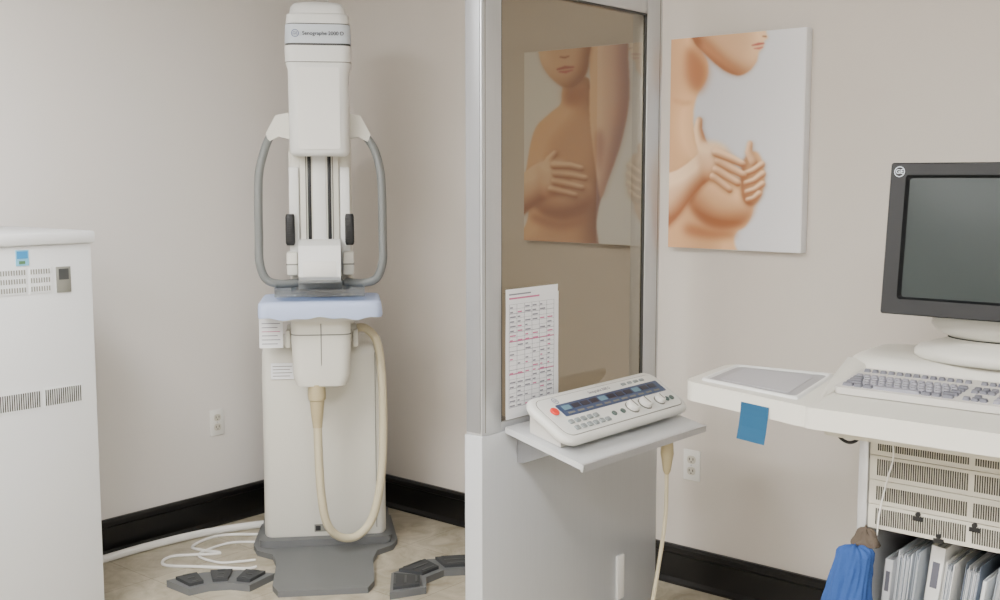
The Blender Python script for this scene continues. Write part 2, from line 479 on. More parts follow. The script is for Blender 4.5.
part('housing_band', M().prism([(x, y, .905) for x, y in rrect(.228, .263, .042, 6, 0, -.10)], (0, 0, .004)), slot_l, hh)
cn = M(); cn.loft([[( -.02+r*math.cos(2*math.pi*k/18), -.20+r*math.sin(2*math.pi*k/18), z) for k in range(18)] for z, r in ((.715, .032), (.675, .034), (.655, .033), (.65, .028), (.60, .024), (.56, .019), (.545, .018))])
part('hose_connector', cn, tanp, ma, 'tapered tan hose connector')
hz = M(); hz.tube([(-.02, -.20, .555), (-.017, -.20, .42), (-.01, -.2, .28), (.01, -.19, .16), (.06, -.16, .095), (.13, -.13, .09), (.19, -.11, .16), (.225, -.09, .32), (.235, -.07, .52), (.232, -.06, .72), (.215, -.05, .85), (.17, -.045, .905), (.12, -.04, .905)], .0165, 12, 8)
part('hose', hz, hose_m, ma, 'beige corrugated hose looping to the floor')
lbl = M(); lbl.bb(-.205, -.115, -.0015, .002, .70, .765, 0, 0)
for i in range(4): lbl.bb(-.198, -.13+.008*(i % 2), -.0025, -.001, .712+i*.013, .7145+i*.013, 0, 1)
part('rating_label', lbl, [paper_m, slot_l], ma, flat=True)
lbl = M(); lbl.bb(-.045, .005, -.0015, .002, .07, .10, 0, 0); lbl.bb(-.04, -.02, -.0025, -.001, .075, .095, 0, 1)
part('small_sticker', lbl, [slot_l, dark], ma, flat=True)
lbl = M(); lbl.bb(-.24, -.15, -.09, -.085, .84, .96, 0, 0)
for i in range(6): lbl.bb(-.23, -.17+.01*(i % 2), -.0915, -.0895, .855+i*.016, .8575+i*.016, 0, 1+(i == 3))
part('hanging_tag', lbl, [paper_m, ink_l, ink_p], ma, flat=True)

# ------------------------------------------------------------------ foot pedals
def pedal(R, D, ri, ro, a0, a1, label, rot=40.3):
    cx, cy = W(R, D)
    t = thing('foot_pedal', label, 'foot pedal', (cx, cy, 0), math.radians(rot), group='foot pedals of the machine')
    def sector(ri, ro, a0, a1, n=3):
        o = [(ro*math.cos(math.radians(a0+(a1-a0)*k/n)), ro*math.sin(math.radians(a0+(a1-a0)*k/n))) for k in range(n+1)]
        i = [(ri*math.cos(math.radians(a1+(a0-a1)*k/n)), ri*math.sin(math.radians(a1+(a0-a1)*k/n))) for k in range(n+1)]
        return o + i
    part('pedal_base', M().prism([(x, y, 0) for x, y in sector(ri, ro, a0, a1, 3)], (0, 0, .026), .006), mgrey, t)
    st = (a1-a0)/3
    for k in range(3):
        b0, b1 = a0+k*st+5, a0+(k+1)*st-5
        p = M().prism([(x, y, .024) for x, y in sector(ri+.02, ro-.02, b0, b1, 1)], (0, 0, .014), .005)
        for j in range(3):
            rr = ri+.03+(ro-ri-.06)*j/2
            p.prism([(x, y, .0375) for x, y in sector(rr-.004, rr+.004, b0+5, b1-5, 1)], (0, 0, .003), .001, 1)
        part('pedal_pad', p, [padr, dgrey], t)
pedal(-.99, 3.82, .17, .31, 62, 140, 'grey floor pedal unit with three dark pads')
pedal(-.14, 4.01, .14, .28, 78, 205, 'curved grey floor pedal unit with dark pads')

# ------------------------------------------------------------------ floor cables
c = M().tube([(-3.965, 1.99, .016), (-3.95, 2.2, .016), (-3.955, 2.45, .016), (-3.93, 2.7, .016), (-3.85, 2.92, .016), (-3.78, 3.02, .016)], .016, 10, 8)
top(part('floor_hose', c, white_p), 'white corrugated cable hose lying along the black baseboard', 'cable')
def wp(R, D, z=.006): x, y = W(R, D); return (x, y, z)
c = M().tube([wp(-1.0, 4.62), wp(-1.18, 4.6), wp(-1.25, 4.45), wp(-1.12, 4.38), wp(-1.3, 4.34), wp(-1.3, 4.24), wp(-1.15, 4.22), wp(-.98, 4.2), wp(-.94, 4.22)], .006, 8, 8)
top(part('floor_cable', c, white_p), 'thin white cable looping across the tiled floor', 'cable')
c = M().tube([wp(-1.0, 4.52), wp(-1.12, 4.5), wp(-1.2, 4.36), wp(-1.1, 4.27), wp(-1.02, 4.28), wp(-.96, 4.3)], .005, 8, 8)
top(part('floor_cable', c, white_p), 'thin white cable coiled beside the machine base', 'cable')

# ------------------------------------------------------------------ protective shield
sh = thing('protective_shield', 'aluminium framed shield with tinted lead glass window', 'radiation shield', (-2.09, 2.81, 0))
X0, X1, Y0, Y1, ZT = -2.12, -2.06, 2.35, 3.265, 2.16
wy0, wy1, wz0, wz1 = 2.437, 3.175, .80, 2.03
for y0, y1 in ((Y0, wy0), (wy1, Y1)):
    part('frame_post', M().bb(X0, X1, y0, y1, .0, ZT, .004), alu, sh, world=True)
part('post_end_shade', M().bb(X0+.004, X1-.004, Y0-.003, Y0+.002, wz0-.02, ZT, .001), alu_d, sh, world=True)  # added dark strip: the post's shaded end face put into colour
for y0, y1 in ((Y0+.014, Y0+.017), (Y1-.017, Y1-.014)):
    part('post_groove', M().bb(X1-.001, X1+.0008, y0, y1, wz0-.02, ZT-.01), slot_l, sh, world=True)
part('frame_rail', M().bb(X0, X1, wy0, wy1, wz1, ZT, .004), alu, sh, world=True)
part('frame_rail', M().bb(X0+.004, X1-.002, wy0, wy1, wz0-.03, wz0, .003), alu, sh, world=True)
gp = M(); t = bmesh.new()
t.faces.new([t.verts.new(v) for v in ((-2.07, wy0, wz0), (-2.07, wy1, wz0), (-2.07, wy1, wz1), (-2.07, wy0, wz1))]); gp.add(t)
part('glass_pane', gp, glass_m, sh, 'tinted lead glass pane', world=True)
part('window_gasket', M().bb(-2.074, -2.063, wy1-.004, wy1, wz0, wz1).bb(-2.074, -2.063, wy0, wy0+.004, wz0, wz1).bb(-2.074, -2.063, wy0, wy1, wz1-.005, wz1), dgrey, sh, world=True)
part('lower_panel', M().bb(X0-.003, X1+.004, Y0-.004, Y1, .03, wz0-.028, .004), panel_m, sh, 'smooth silver grey panel', world=True)
for y in (Y0+.08, Y1-.08):
    part('foot', M().bb(X0-.16, X1+.16, y-.035, y+.035, 0, .03, .008), alu_d, sh, world=True)
part('cover_plate', M().bb(X1+.002, X1+.012, 3.02, 3.06, .10, .25, .003), white_p, sh, world=True)

# papers on glass
def sheet(y0, y1, z0, z1, px, seed, printed, label):
    rnd = random.Random(seed)
    pp = M()
    t = bmesh.new(); gv = [[t.verts.new((px+.001, y0+(y1-y0)*i/14, z0+(z1-z0)*j/20)) for i in range(15)] for j in range(21)]
    for j in range(20):
        for i in range(14): t.faces.new((gv[j][i], gv[j][i+1], gv[j+1][i+1], gv[j+1][i]))
    pp.add(t)
    if printed:
        W_ = y1-y0-.034; ys = y0+.015; n = 22; zt = z1-.045; zb = z0+.022; st = (zt-zb)/n
        for i in range(n+1):
            z = zb+i*st
            for k in range(6): pp.bb(px+.0011, px+.0016, ys+W_/6*k, ys+W_/6*(k+1), z, z+(.0012 if i % 4 == 0 else .0006), 0, 1)
        for i in range(7):
            y = ys+W_*i/6
            for k in range(8): pp.bb(px+.0011, px+.0016, y, y+.0008, zb+(zt-zb)/8*k, zb+(zt-zb)/8*(k+1), 0, 1)
        for i in range(n):
            for c_ in range(6):
                if rnd.random() < .72:
                    z = zb+i*st; y = ys+W_*c_/6
                    pp.bb(px+.0011, px+.0015, y+.004, y+.004+.026*rnd.uniform(.35, 1), z+.0025, z+.0065, 0, 2 if i in (7, 8, 14, 15) or rnd.random() < .2 else 1)
        for zz in (zb+7*st, zb+14*st): pp.bb(px+.0011, px+.0015, ys, ys+W_, zz, zz+.0035, 0, 2)
        pp.bb(px+.0011, px+.0016, ys, ys+.14, z1-.030, z1-.025, 0, 2); pp.bb(px+.0011, px+.0016, ys, ys+.10, z1-.018, z1-.014, 0, 1)
    for v in pp.bm.verts:
        a, b = (v.co.y-2.44)*20, (v.co.z-.8)*16
        v.co.x += .0018*(1+nz.noise(Vector((a*.6, b*.5, seed))))
    top(part('paper_chart', pp, [paper_m, ink_l, ink_p], flat=True), label, 'paper', 'papers taped on the shield glass')
sheet(2.446, 2.690, .815, 1.182, -2.0560, 1, True, 'printed white paper chart with tables taped on glass')
sheet(2.452, 2.700, .803, 1.160, -2.0605, 5, False, 'white paper sheet tucked behind a printed chart')

# console shelf
sf = thing('wall_shelf', 'tilted grey laminate shelf bracketed on the protective shield', 'shelf', (-2.05, 2.765, .70))
sp = [(-2.054, .785), (-1.775, .719), (-1.778, .703), (-2.054, .768)]
part('board', M().prism([(x, 2.445, z) for x, z in sp], (0, .65, 0), .002), shelf_m, sf, world=True)
part('edge_band', M().prism([(x, 2.441, z) for x, z in ((-1.779, .7215), (-1.771, .7195), (-1.774, .699), (-1.782, .701))], (0, .658, 0), .002), alu, sf, world=True)
for y in (2.50, 3.03):
    part('bracket', M().prism([(x, y, z) for x, z in ((-2.054, .770), (-1.90, .733), (-1.90, .725), (-2.035, .67), (-2.054, .67))], (0, .02, 0), .003), alu_d, sf, world=True)

# ------------------------------------------------------------------ control console
cc = thing('control_console', 'white x-ray control console with buttons and dials', 'control panel', (-1.91, 2.765, .75))
zsf = lambda x: .785-.237*(x+2.054)
ax_x, ax_y = Vector((0, 1, 0)), Vector((-.86, 0, .51)).normalized()
ax_z = ax_x.cross(ax_y)
CM = Matrix.Translation((-1.908, 2.775, .8235)) @ Matrix((ax_x, ax_y, ax_z)).transposed().to_4x4()
def cslab(w, d, z, r=.045): return [(x, y, z) for x, y in rrect(w, d, r, 9)]
q = M().loft([cslab(.58, .13, -.038), cslab(.625, .17, -.033), cslab(.648, .190, -.024), cslab(.655, .196, -.014), cslab(.652, .193, -.007), cslab(.643, .184, -.002), cslab(.63, .172, 0)], 0, CM)
part('console_body', q, case_p, cc, world=True, angle=60)
q = M(); q.prism([(-1.99, 2.48, zsf(-1.99)+.002), (-1.88, 2.48, zsf(-1.88)+.002), (-1.88, 2.48, .772), (-1.99, 2.48, .822)], (0, .58, 0), .003)
part('console_stand', q, kb_m, cc, world=True)
q = M(); q.prism([(x, y, -.001) for x, y in rrect(.610, .152, .03, 7)], (0, 0, .003), .001, 0, CM)
q.prism([(x, y, -.001) for x, y in rrect(.615, .157, .032, 7)], (0, 0, .0016), 0, 1, CM)
part('control_surface', q, [mat('console_face', (224, 225, 221), .45), slot_l], cc, world=True)
q = M(); q.prism([(x, y, .001) for x, y in rrect(.53, .050, .004, 4, .025, .018)], (0, 0, .003), .001, 0, CM)
for i in range(11):
    q.box((-.205+i*.045, .025, .0045), (.036, .018, .001), 0, 1 if i % 4 else 2, CM)
    q.box((-.205+i*.045, .003, .0045), (.030, .006, .001), 0, 3, CM)
part('display_strip', q, [navy, mat('display_dark', (32, 40, 56), .3), mat('lcd_teal', (100, 140, 160), .3), slot_l], cc, world=True)
q = M(); q.cyl((-.267, .020, .001), (-.267, .020, .009), .0145, seg=24, mtx=CM, bevel=.002)
part('stop_button', q, red_m, cc, 'round red button', world=True)
btn = mat('button_grey', (142, 149, 149), .5)
for j, yy in enumerate((-.030, -.056)):
    for i in range(6):
        if j == 0 and i == 5: continue
        q = M().box((-.245+i*.030, yy, .004), (.020, .015, .007), .002, 0, CM)
        part('button', q, btn, cc, world=True)
for i in range(4):
    q = M().box((.13+i*.034, .060, .003), (.022, .010, .005), .0015, 0, CM)
    part('button', q, btn, cc, world=True)
for x, y, k_ in ((.055, -.038, 1), (.125, -.038, 1), (.205, -.040, .8)):
    q = M().cyl((x, y, .001), (x, y, .003), .0245*k_, seg=32, mi=1, mtx=CM)
    q.cyl((x, y, .0025), (x, y, .020), .0215*k_, .0195*k_, seg=32, mtx=CM, bevel=.003)
    q.box((x, y, .0205), (.0035, .030*k_, .003), .001, 1, CM)
    part('dial', q, [white_p, slot_l], cc, world=True)
for x in (-.045, .0, .245, .272):
    q = M().cyl((x, -.042, .001), (x, -.042, .007), .009, seg=20, mtx=CM, bevel=.001)
    part('button', q, mat('button_green', (84, 100, 96), .5), cc, world=True)
q = M().text('GE', .014, CM @ Matrix.Translation((-.22, .060, .003)))
q.ring((-.22, .060, .003), .012, .0018, CM)
part('logo', q, ink_b, cc, world=True)
q = M().text('Senographe 2000 D', .014, CM @ Matrix.Translation((.0, .060, .003)), offset=.0002)
part('model_lettering', q, ink, cc, world=True)

# hand switch cable hanging off the shelf
hc = thing('hand_switch', 'beige exposure hand switch hanging from the shelf edge on its cable', 'hand switch', (-1.80, 3.0, 0))
q = M(); q.loft([[(-1.81+r*math.cos(2*math.pi*k/14), 2.93+r*math.sin(2*math.pi*k/14), z) for k in range(14)] for z, r in ((.695, .018), (.655, .021), (.64, .018), (.60, .012), (.59, .007))])
part('grip', q, tanp, hc, world=True)
q = M().tube([(-1.81, 2.93, .60), (-1.81, 2.925, .45), (-1.825, 2.91, .28), (-1.84, 2.89, .12), (-1.84, 2.88, .03), (-1.80, 2.88, .008), (-1.70, 2.92, .008)], .0065, 8, 8)
part('cable', q, hose_m, hc, world=True)

# ------------------------------------------------------------------ canvas prints
def blur(a, s):
    if s <= 0: return a
    r = int(3*s)+1
    k = np.exp(-0.5*(np.arange(-r, r+1)/s)**2); k /= k.sum()
    p = np.pad(a, ((r, r), (0, 0)), mode='edge')
    a = sum(k[i]*p[i:i+a.shape[0], :] for i in range(2*r+1))
    p = np.pad(a, ((0, 0), (r, r)), mode='edge')
    return sum(k[i]*p[:, i:i+a.shape[1]] for i in range(2*r+1))

def paint(x0, x1, y0, y1, bg0, bg1, layers, res=1.9):
    nx, ny = int((x1-x0)*res), int((y1-y0)*res)
    gx, gy = np.meshgrid(np.linspace(x0, x1, nx), np.linspace(y0, y1, ny))
    u = (gx-x0)/(x1-x0)
    img = np.array(bg0)[None, None, :]*(1-u[..., None]) + np.array(bg1)[None, None, :]*u[..., None]
    img = img.astype(float)
    for L in layers:
        kind, data, lightc, darkc, s, ldir = L[:6]
        soft = L[7] if len(L) > 7 else .6
        if kind == 'poly':
            P = [(p.x, p.y) for p in catmull([(a, b, 0) for a, b in data], 8, True)]
            inside = np.zeros(gx.shape, bool)
            n = len(P)
            for i in range(n):
                xa, ya = P[i]; xb, yb = P[(i+1) % n]
                if ya == yb: continue
                cnd = ((ya > gy) != (yb > gy)) & (gx < (xb-xa)*(gy-ya)/(yb-ya)+xa)
                inside ^= cnd
            hard = inside.astype(float)
            m = blur(hard, soft*res)
        else:
            sd = np.full(gx.shape, 1e9)
            for (ax, ay, ar_), (bx, by, br2) in zip(data[:-1], data[1:]):
                dx, dy = bx-ax, by-ay
                t = np.clip(((gx-ax)*dx+(gy-ay)*dy)/(dx*dx+dy*dy+1e-9), 0, 1)
                sd = np.minimum(sd, np.hypot(gx-ax-dx*t, gy-ay-dy*t)-(ar_+(br2-ar_)*t))
            hard = np.clip(.5-sd, 0, 1)
            m = blur(hard, soft*res*.7)
        b = blur(hard, s*res)
        gyv, gxv = np.gradient(b)
        # ldir points towards the light (image axes, y down); surface facing it is bright
        dirl = (gxv*ldir[0]+gyv*ldir[1])*s*res*2.0
        sh_ = np.clip(.60+.45*(b-.62)-dirl*1.15, 0, 1)[..., None]
        colr = np.array(darkc)*(1-sh_)+np.array(lightc)*sh_
        shd = L[6] if len(L) > 6 else .25
        shadow = blur(m, 2.2*res)
        sx_, sy_ = int(round(-ldir[0]*2.0*res)), int(round(-ldir[1]*2.0*res))
        shadow = np.roll(np.roll(shadow, sx_, 1), sy_, 0)
        img *= (1-shd*shadow*(1-m))[..., None]**np.array([.7, 1.0, 1.25])
        img = img*(1-m[..., None])+colr*m[..., None]
    return np.clip(img, 0, 255), nx, ny

pic_m = bpy.data.materials.new('printed_canvas'); pic_m.use_nodes = True
_at = pic_m.node_tree.nodes.new('ShaderNodeVertexColor'); _at.layer_name = 'print'
pic_m.node_tree.links.new(_at.outputs['Color'], pic_m.node_tree.nodes['Principled BSDF'].inputs['Base Color'])
pic_m.node_tree.nodes['Principled BSDF'].inputs['Roughness'].default_value = .55

def canvas(xa, xb, za, zb, label, args):
    t = thing('canvas_print', label, 'wall art', ((xa+xb)/2, YB, za), group=None)
    part('stretched_canvas', M().bb(xa, xb, YB-.04, YB, za, zb, .002), mat('canvas_edge', (232, 232, 234), .7), t, world=True)
    img, nx, ny = paint(*args)
    fy = YB-.0408
    xs = np.linspace(xa+.001, xb-.001, nx); zs = np.linspace(zb-.001, za+.001, ny)
    verts = [(xs[i], fy, zs[j]) for j in range(ny) for i in range(nx)]
    faces = [(j*nx+i, (j+1)*nx+i, (j+1)*nx+i+1, j*nx+i+1) for j in range(ny-1) for i in range(nx-1)]
    me = bpy.data.meshes.new('printed_picture'); me.from_pydata(verts, [], faces)
    ca = me.color_attributes.new('print', 'FLOAT_COLOR', 'POINT')
    l = img/255.0
    l = np.where(l <= .04045, l/12.92, ((l+.055)/1.055)**2.4).reshape(-1, 3)
    arr = np.concatenate([l, np.ones((l.shape[0], 1))], 1).astype(np.float32).ravel()
    ca.data.foreach_set('color', arr)
    me.materials.append(pic_m)
    me.transform(INV[t.name])
    o = bpy.data.objects.new('printed_picture', me); COL.objects.link(o); o.parent = t

sk_l, sk_d = (236, 190, 142), (140, 84, 50)
sk_l2, sk_d2 = (246, 208, 166), (156, 98, 62)
FL, FD = (248, 212, 172), (160, 100, 62)
UL = (-.2, -.75)
def fing(pts, ld=UL, k=.30): return ('caps', [(a, b, r*.9) for a, b, r in pts], FL, FD, 2.4, ld, k, .7)
A1 = (669, 803, 33, 251, (206, 207, 214), (234, 234, 238), [
    # torso, neck and shoulder (lit from the window side)
    ('poly', [(640, 10), (694, 10), (700, 44), (708, 60), (707, 76), (698, 92), (694, 112), (698, 135), (714, 158), (740, 178), (753, 196), (756, 212), (750, 226), (741, 233), (739, 244), (746, 290), (620, 290)], sk_l, sk_d, 11, (.6, -.5), .04, .9),
    ('poly', [(686, 42), (704, 56), (708, 74), (699, 90), (686, 76)], (170, 108, 68), (190, 130, 86), 6, (0, 0), 0, 4.0),
    ('caps', [(672, 96, 1.2), (684, 100, 1.6), (692, 99, 1.0)], (200, 142, 98), (208, 152, 108), 4, (0, 0), 0, 3.0),
    # breast form
    ('poly', [(690, 172), (714, 164), (742, 178), (757, 197), (755, 216), (738, 229), (712, 228), (692, 208)], (242, 200, 154), (156, 96, 58), 11, (.2, -.9), .03, 2.6),
    ('poly', [(690, 226), (716, 231), (738, 232), (738, 238), (712, 240), (688, 236)], (164, 102, 62), (180, 118, 76), 8, (0, 0), 0, 3.6),
    # head
    ('poly', [(688, 12), (764, 12), (765, 33), (767, 40), (763.5, 42.5), (763.5, 46.5), (762, 50), (758.5, 54), (757, 62), (750, 71), (740, 75), (728, 71), (716, 62), (704, 50), (692, 36)], sk_l2, sk_d2, 8, (.6, -.5), .22, .7),
    ('poly', [(700, 44), (716, 58), (732, 69), (744, 72), (734, 66), (718, 50), (706, 38)], (196, 134, 92), (200, 140, 98), 5, (0, 0), 0, 3.0),
    ('caps', [(752, 46, .6), (758, 45.2, 1.3), (763, 45.0, .7)], (196, 104, 92), (182, 88, 78), 1.5, (0, 0), .0),
    ('caps', [(754, 49.3, .5), (759, 49.4, 1.1), (762, 48.6, .6)], (212, 124, 110), (196, 104, 92), 1.5, (0, 0), .0),
    ('caps', [(762, 38, .5), (765, 38.5, .7)], (160, 100, 72), (150, 92, 64), 1.5, (0, 0), 0),
    # forearm coming up from the left edge
    ('poly', [(640, 184), (676, 170), (694, 158), (706, 147), (720, 146), (728, 158), (720, 173), (704, 187), (690, 204), (674, 224), (640, 250)], (249, 216, 178), (156, 96, 58), 9, (-.2, -.8), .30, .8),
    # far hand rising from the right, fingers wrapped
    ('poly', [(744, 168), (749, 155), (758, 151), (765, 162), (767, 182), (763, 199), (754, 206), (745, 196)], (228, 182, 136), (160, 100, 62), 5, (.4, -.5), .22, 1.0),
    ('caps', [(756, 162, 4.0), (751, 152, 3.6), (752, 143, 2.8)], FL, FD, 2.6, (-.4, -.5), .25, .7),
    fing([(764, 164, 3.8), (756, 170, 3.6), (748, 173, 3.1)]),
    fing([(765, 173.5, 3.8), (757, 180, 3.5), (749, 182.5, 3.0)]),
    fing([(765, 183.5, 3.6), (758, 189, 3.4), (750, 191.5, 2.9)]),
    fing([(762, 193, 3.4), (757, 198, 3.1), (751, 199.5, 2.7)]),
    # near hand: thumb up, palm, four fingers
    ('caps', [(708, 153, 6.4), (702, 139, 5.4), (699, 127, 4.4), (700, 118, 3.5)], FL, FD, 3.4, (-.6, -.3), .25, .8),
    ('poly', [(699, 146), (708, 140), (722, 142), (731, 150), (736, 164), (728, 178), (712, 180), (702, 168)], (249, 216, 178), (196, 138, 96), 7, (-.2, -.8), .05, 2.4),
    fing([(716, 176, 4.6), (727, 185, 4.2), (733, 190, 3.5)]),
    fing([(719, 169, 5.0), (733, 178, 4.5), (741, 183, 3.8)]),
    fing([(721, 160.5, 5.1), (736, 169, 4.7), (746, 174.5, 3.9)]),
    fing([(718, 151.5, 5.1), (734, 158, 4.6), (745, 163.5, 3.8)]),
])
A2 = (520, 637, 43, 243, (236, 237, 236), (230, 231, 232), [
    # torso
    ('poly', [(548, 108), (560, 98), (564, 78), (588, 74), (592, 98), (606, 110), (618, 128), (612, 160), (604, 190), (598, 220), (594, 280), (500, 284), (524, 220), (521, 190), (524, 156), (532, 124)], sk_l, sk_d, 11, (-.6, -.4), .04, .8),
    ('poly', [(564, 84), (576, 82), (588, 84), (589, 94), (574, 102), (564, 98)], (176, 114, 72), (196, 136, 92), 6, (0, 0), 0, 3.5),
    # raised arm
    ('poly', [(592, 20), (624, 20), (628, 60), (629, 100), (622, 140), (610, 176), (602, 196), (597, 168), (593, 140), (590, 112), (590, 80)], (246, 206, 162), (158, 98, 60), 9, (-.7, -.2), .22, .7),
    ('poly', [(597, 132), (602, 126), (606, 140), (604, 160), (600, 170), (597, 152)], (186, 124, 82), (190, 130, 88), 6, (0, 0), 0, 3.0),
    # head
    ('poly', [(535, 20), (588, 20), (589, 56), (586, 70), (578, 80), (566, 83), (553, 75), (542, 62), (536, 46)], sk_l2, (160, 102, 64), 7, (-.6, -.5), .25, .7),
    ('caps', [(556, 63, .8), (564, 61.7, 1.6), (573, 62, .8)], (190, 98, 86), (170, 80, 70), 1.5, (0, 0), .0),
    ('caps', [(558, 65.6, .7), (565, 66.3, 1.5), (572, 65, .7)], (210, 120, 106), (186, 96, 84), 1.5, (0, 0), .0),
    ('caps', [(559, 50.5, .6), (564, 51.6, .9), (568, 50.5, .6)], (168, 108, 76), (160, 100, 70), 1.2, (0, 0), .0),
    # breast curve
    ('poly', [(526, 178), (552, 163), (582, 170), (595, 190), (588, 211), (564, 220), (540, 214), (526, 198)], (243, 202, 158), (158, 98, 60), 11, (-.3, -.9), .03, 2.6),
    ('poly', [(530, 214), (560, 222), (588, 216), (586, 222), (560, 229), (532, 222)], (168, 106, 66), (182, 120, 78), 8, (0, 0), 0, 3.4),
    # forearm and hand
    ('poly', [(486, 204), (520, 170), (538, 159), (556, 159), (560, 184), (546, 197), (526, 210), (490, 240)], (249, 216, 178), (156, 96, 58), 8, (-.1, -.85), .28, .8),
    ('caps', [(544, 165, 5.0), (548, 156, 4.3), (554, 150, 3.3)], FL, FD, 2.8, (-.4, -.5), .25, .7),
    ('poly', [(536, 162), (552, 157), (566, 161), (570, 180), (558, 195), (540, 195)], (249, 216, 178), (196, 138, 96), 7, (-.1, -.8), .04, 2.4),
    fing([(550, 187.5, 4.5), (566, 191, 4.0), (576, 193.5, 3.4)]),
    fing([(554, 179.5, 4.8), (571, 183, 4.3), (583, 186, 3.6)]),
    fing([(555, 171, 4.9), (573, 173, 4.4), (586, 176, 3.7)]),
    fing([(553, 162.5, 4.7), (570, 163, 4.3), (582, 166, 3.6)]),
])
canvas(-2.167, -1.654, 1.25, 1.985, 'canvas print of a torso with both hands crossed on the chest', A1)
canvas(-2.835, -2.305, 1.25, 1.985, 'canvas print of a torso with one arm raised', A2)

# ------------------------------------------------------------------ workstation
ws = thing('computer_workstation', 'cream acquisition workstation cart with vented front and side shelf', 'workstation', (-.72, 2.85, 0))
def rp(pts, z0, h, bevel=.01, seg=3, mi=0, sub=None):
    return M().prism([(x, y, z0) for x, y in pts], (0, 0, h), bevel, mi, None, seg)
XE = -.22
def rounded(poly, r, n=5):
    out = []
    k = len(poly)
    for i in range(k):
        p = Vector(poly[i]); a = Vector(poly[i-1]); b = Vector(poly[(i+1) % k])
        da = (a-p).normalized()*r; db = (b-p).normalized()*r
        for j in range(n):
            t = j/(n-1)
            q = (p+da)*(1-t)**2 + p*2*t*(1-t) + (p+db)*t**2
            out.append((q.x, q.y))
    return out
wt = rounded([(-1.135, 2.43), (XE, 2.43), (XE, 3.2), (-1.27, 3.2), (-1.27, 2.95), (-1.2, 2.66)], .02)
part('worktop', rp(wt, .919, .050, .021, 6), cream, ws, world=True, angle=60)
part('worktop_underside', rp(rounded([(-1.105, 2.47), (XE-.02, 2.47), (XE-.02, 3.17), (-1.2, 3.17), (-1.2, 2.9)], .03), .900, .024, .006), beige_m, ws, world=True)
pl = M()
outl = rounded([(-1.25, 2.93), (-1.17, 2.865), (XE-.01, 2.865), (XE-.01, 3.19), (-1.26, 3.19)], .04, 7)
cxm, cym = -.74, 3.04
def scl(k): return [((x-cxm)*k+cxm, (y-cym)*(2*k-1 if k < 1 else 1)+cym) for x, y in outl]
pl.loft([[(x, y, .962) for x, y in outl], [(x, y, .985) for x, y in outl], [(x, y, 1.002) for x, y in scl(.993)], [(x, y, 1.016) for x, y in scl(.975)], [(x, y, 1.026) for x, y in scl(.945)], [(x, y, 1.030) for x, y in scl(.90)]])
part('monitor_platform', pl, cream, ws, world=True, angle=60)
# moulded cheek sloping up beside the keyboard
q = M(); secs = []
for y, xa, xb, h in ((2.56, -1.160, -1.148, .0015), (2.62, -1.176, -1.152, .006), (2.70, -1.200, -1.160, .014), (2.78, -1.222, -1.166, .024), (2.86, -1.242, -1.168, .036), (2.92, -1.252, -1.165, .048)):
    secs.append([(xa, y, .962), (xb, y, .962), (xb, y, .968+h*.8), (xb-.008, y, .968+h), (xa+.014, y, .968+h), (xa+.003, y, .968+h*.6)])
q.loft(secs)
part('keyboard_cheek', q, cream, ws, world=True, angle=60)
# side shelf
ss = rounded([(-1.525, 2.545), (-1.115, 2.428), (-1.215, 2.91), (-1.565, 2.86)], .04, 6)
sd_ = part('side_shelf', rp(ss, .920, .0495, .020, 6), cream, ws, world=True, angle=60)
def inset(poly, k, cx, cy): return [((x-cx)*k+cx, (y-cy)*k+cy) for x, y in poly]
ipad = rounded([(-1.480, 2.59), (-1.200, 2.515), (-1.265, 2.85), (-1.515, 2.825)], .02, 6)
ic = (-1.362, 2.69)
q = M().loft([[(x, y, .9675) for x, y in inset(ipad, 1.15, *ic)], [(x, y, .9745) for x, y in inset(ipad, 1.11, *ic)], [(x, y, .9755) for x, y in inset(ipad, 1.05, *ic)], [(x, y, .9705) for x, y in inset(ipad, 1.01, *ic)]], cap=False)
part('raised_bezel', q, cream_l, sd_, world=True, angle=50)
part('writing_pad', rp(ipad, .9690, .0025, 0, 1), mat('pad_grey', (160, 160, 165), .35), sd_, world=True)
part('pad_frame', rp(inset(ipad, .80, *ic), .9715, .001, 0), mat('pad_inner', (176, 176, 182), .4), sd_, world=True)
part('shelf_arm', M().bb(-1.40, -1.08, 2.66, 2.78, .895, .926, .006), beige_m, sd_, world=True)
# chassis
XB = -1.055
part('chassis', M().bb(XB, XE-.03, 2.636, 3.15, .648, .902, .005), beige_m, ws, world=True)
for r in range(4):
    z0 = .893-.061*(r+1)
    v = M(); v.bb(XB+.003, XE-.033, 2.631, 2.642, z0+.0008, z0+.0602, .0015)
    x = XB+.022; n = 0
    zt = z0+.052 if r != 2 else z0+.046
    while x < XE-.05:
        v.bb(x, x+.0029, 2.6297, 2.634, z0+.012, zt, 0, 1)
        n += 1
        x += .0054
        if n % 40 == 0: x += .012
    part('vent_panel', v, [beige_m, slot_m], ws, world=True, flat=True)
for x, z in ((-.93, .705), (-.80, .705), (-.88, .662)):
    part('vent_latch', M().cyl((x, 2.626, z), (x, 2.633, z), .006, seg=12).bb(x-.012, x+.012, 2.628, 2.632, z-.016, z-.006), dark, ws, world=True)
part('side_panel', M().bb(XB-.025, XB, 2.63, 3.15, .10, .902, .004), alu, ws, world=True)
part('side_panel', M().bb(XE-.03, XE-.01, 2.63, 3.15, .10, .902, .004), alu, ws, world=True)
part('bin_shelf', M().bb(XB, XE-.03, 2.64, 3.15, .33, .35, .003), dgrey, ws, world=True)
part('bin_back', M().bb(XB, XE-.03, 3.0, 3.02, .35, .655), dark, ws, world=True)
part('base', M().bb(XB-.03, XE, 2.60, 3.18, .07, .13, .008), cream, ws, world=True)
part('base_cabinet', M().bb(XB, XE-.03, 2.66, 3.14, .12, .331, .003), cream, ws, world=True)
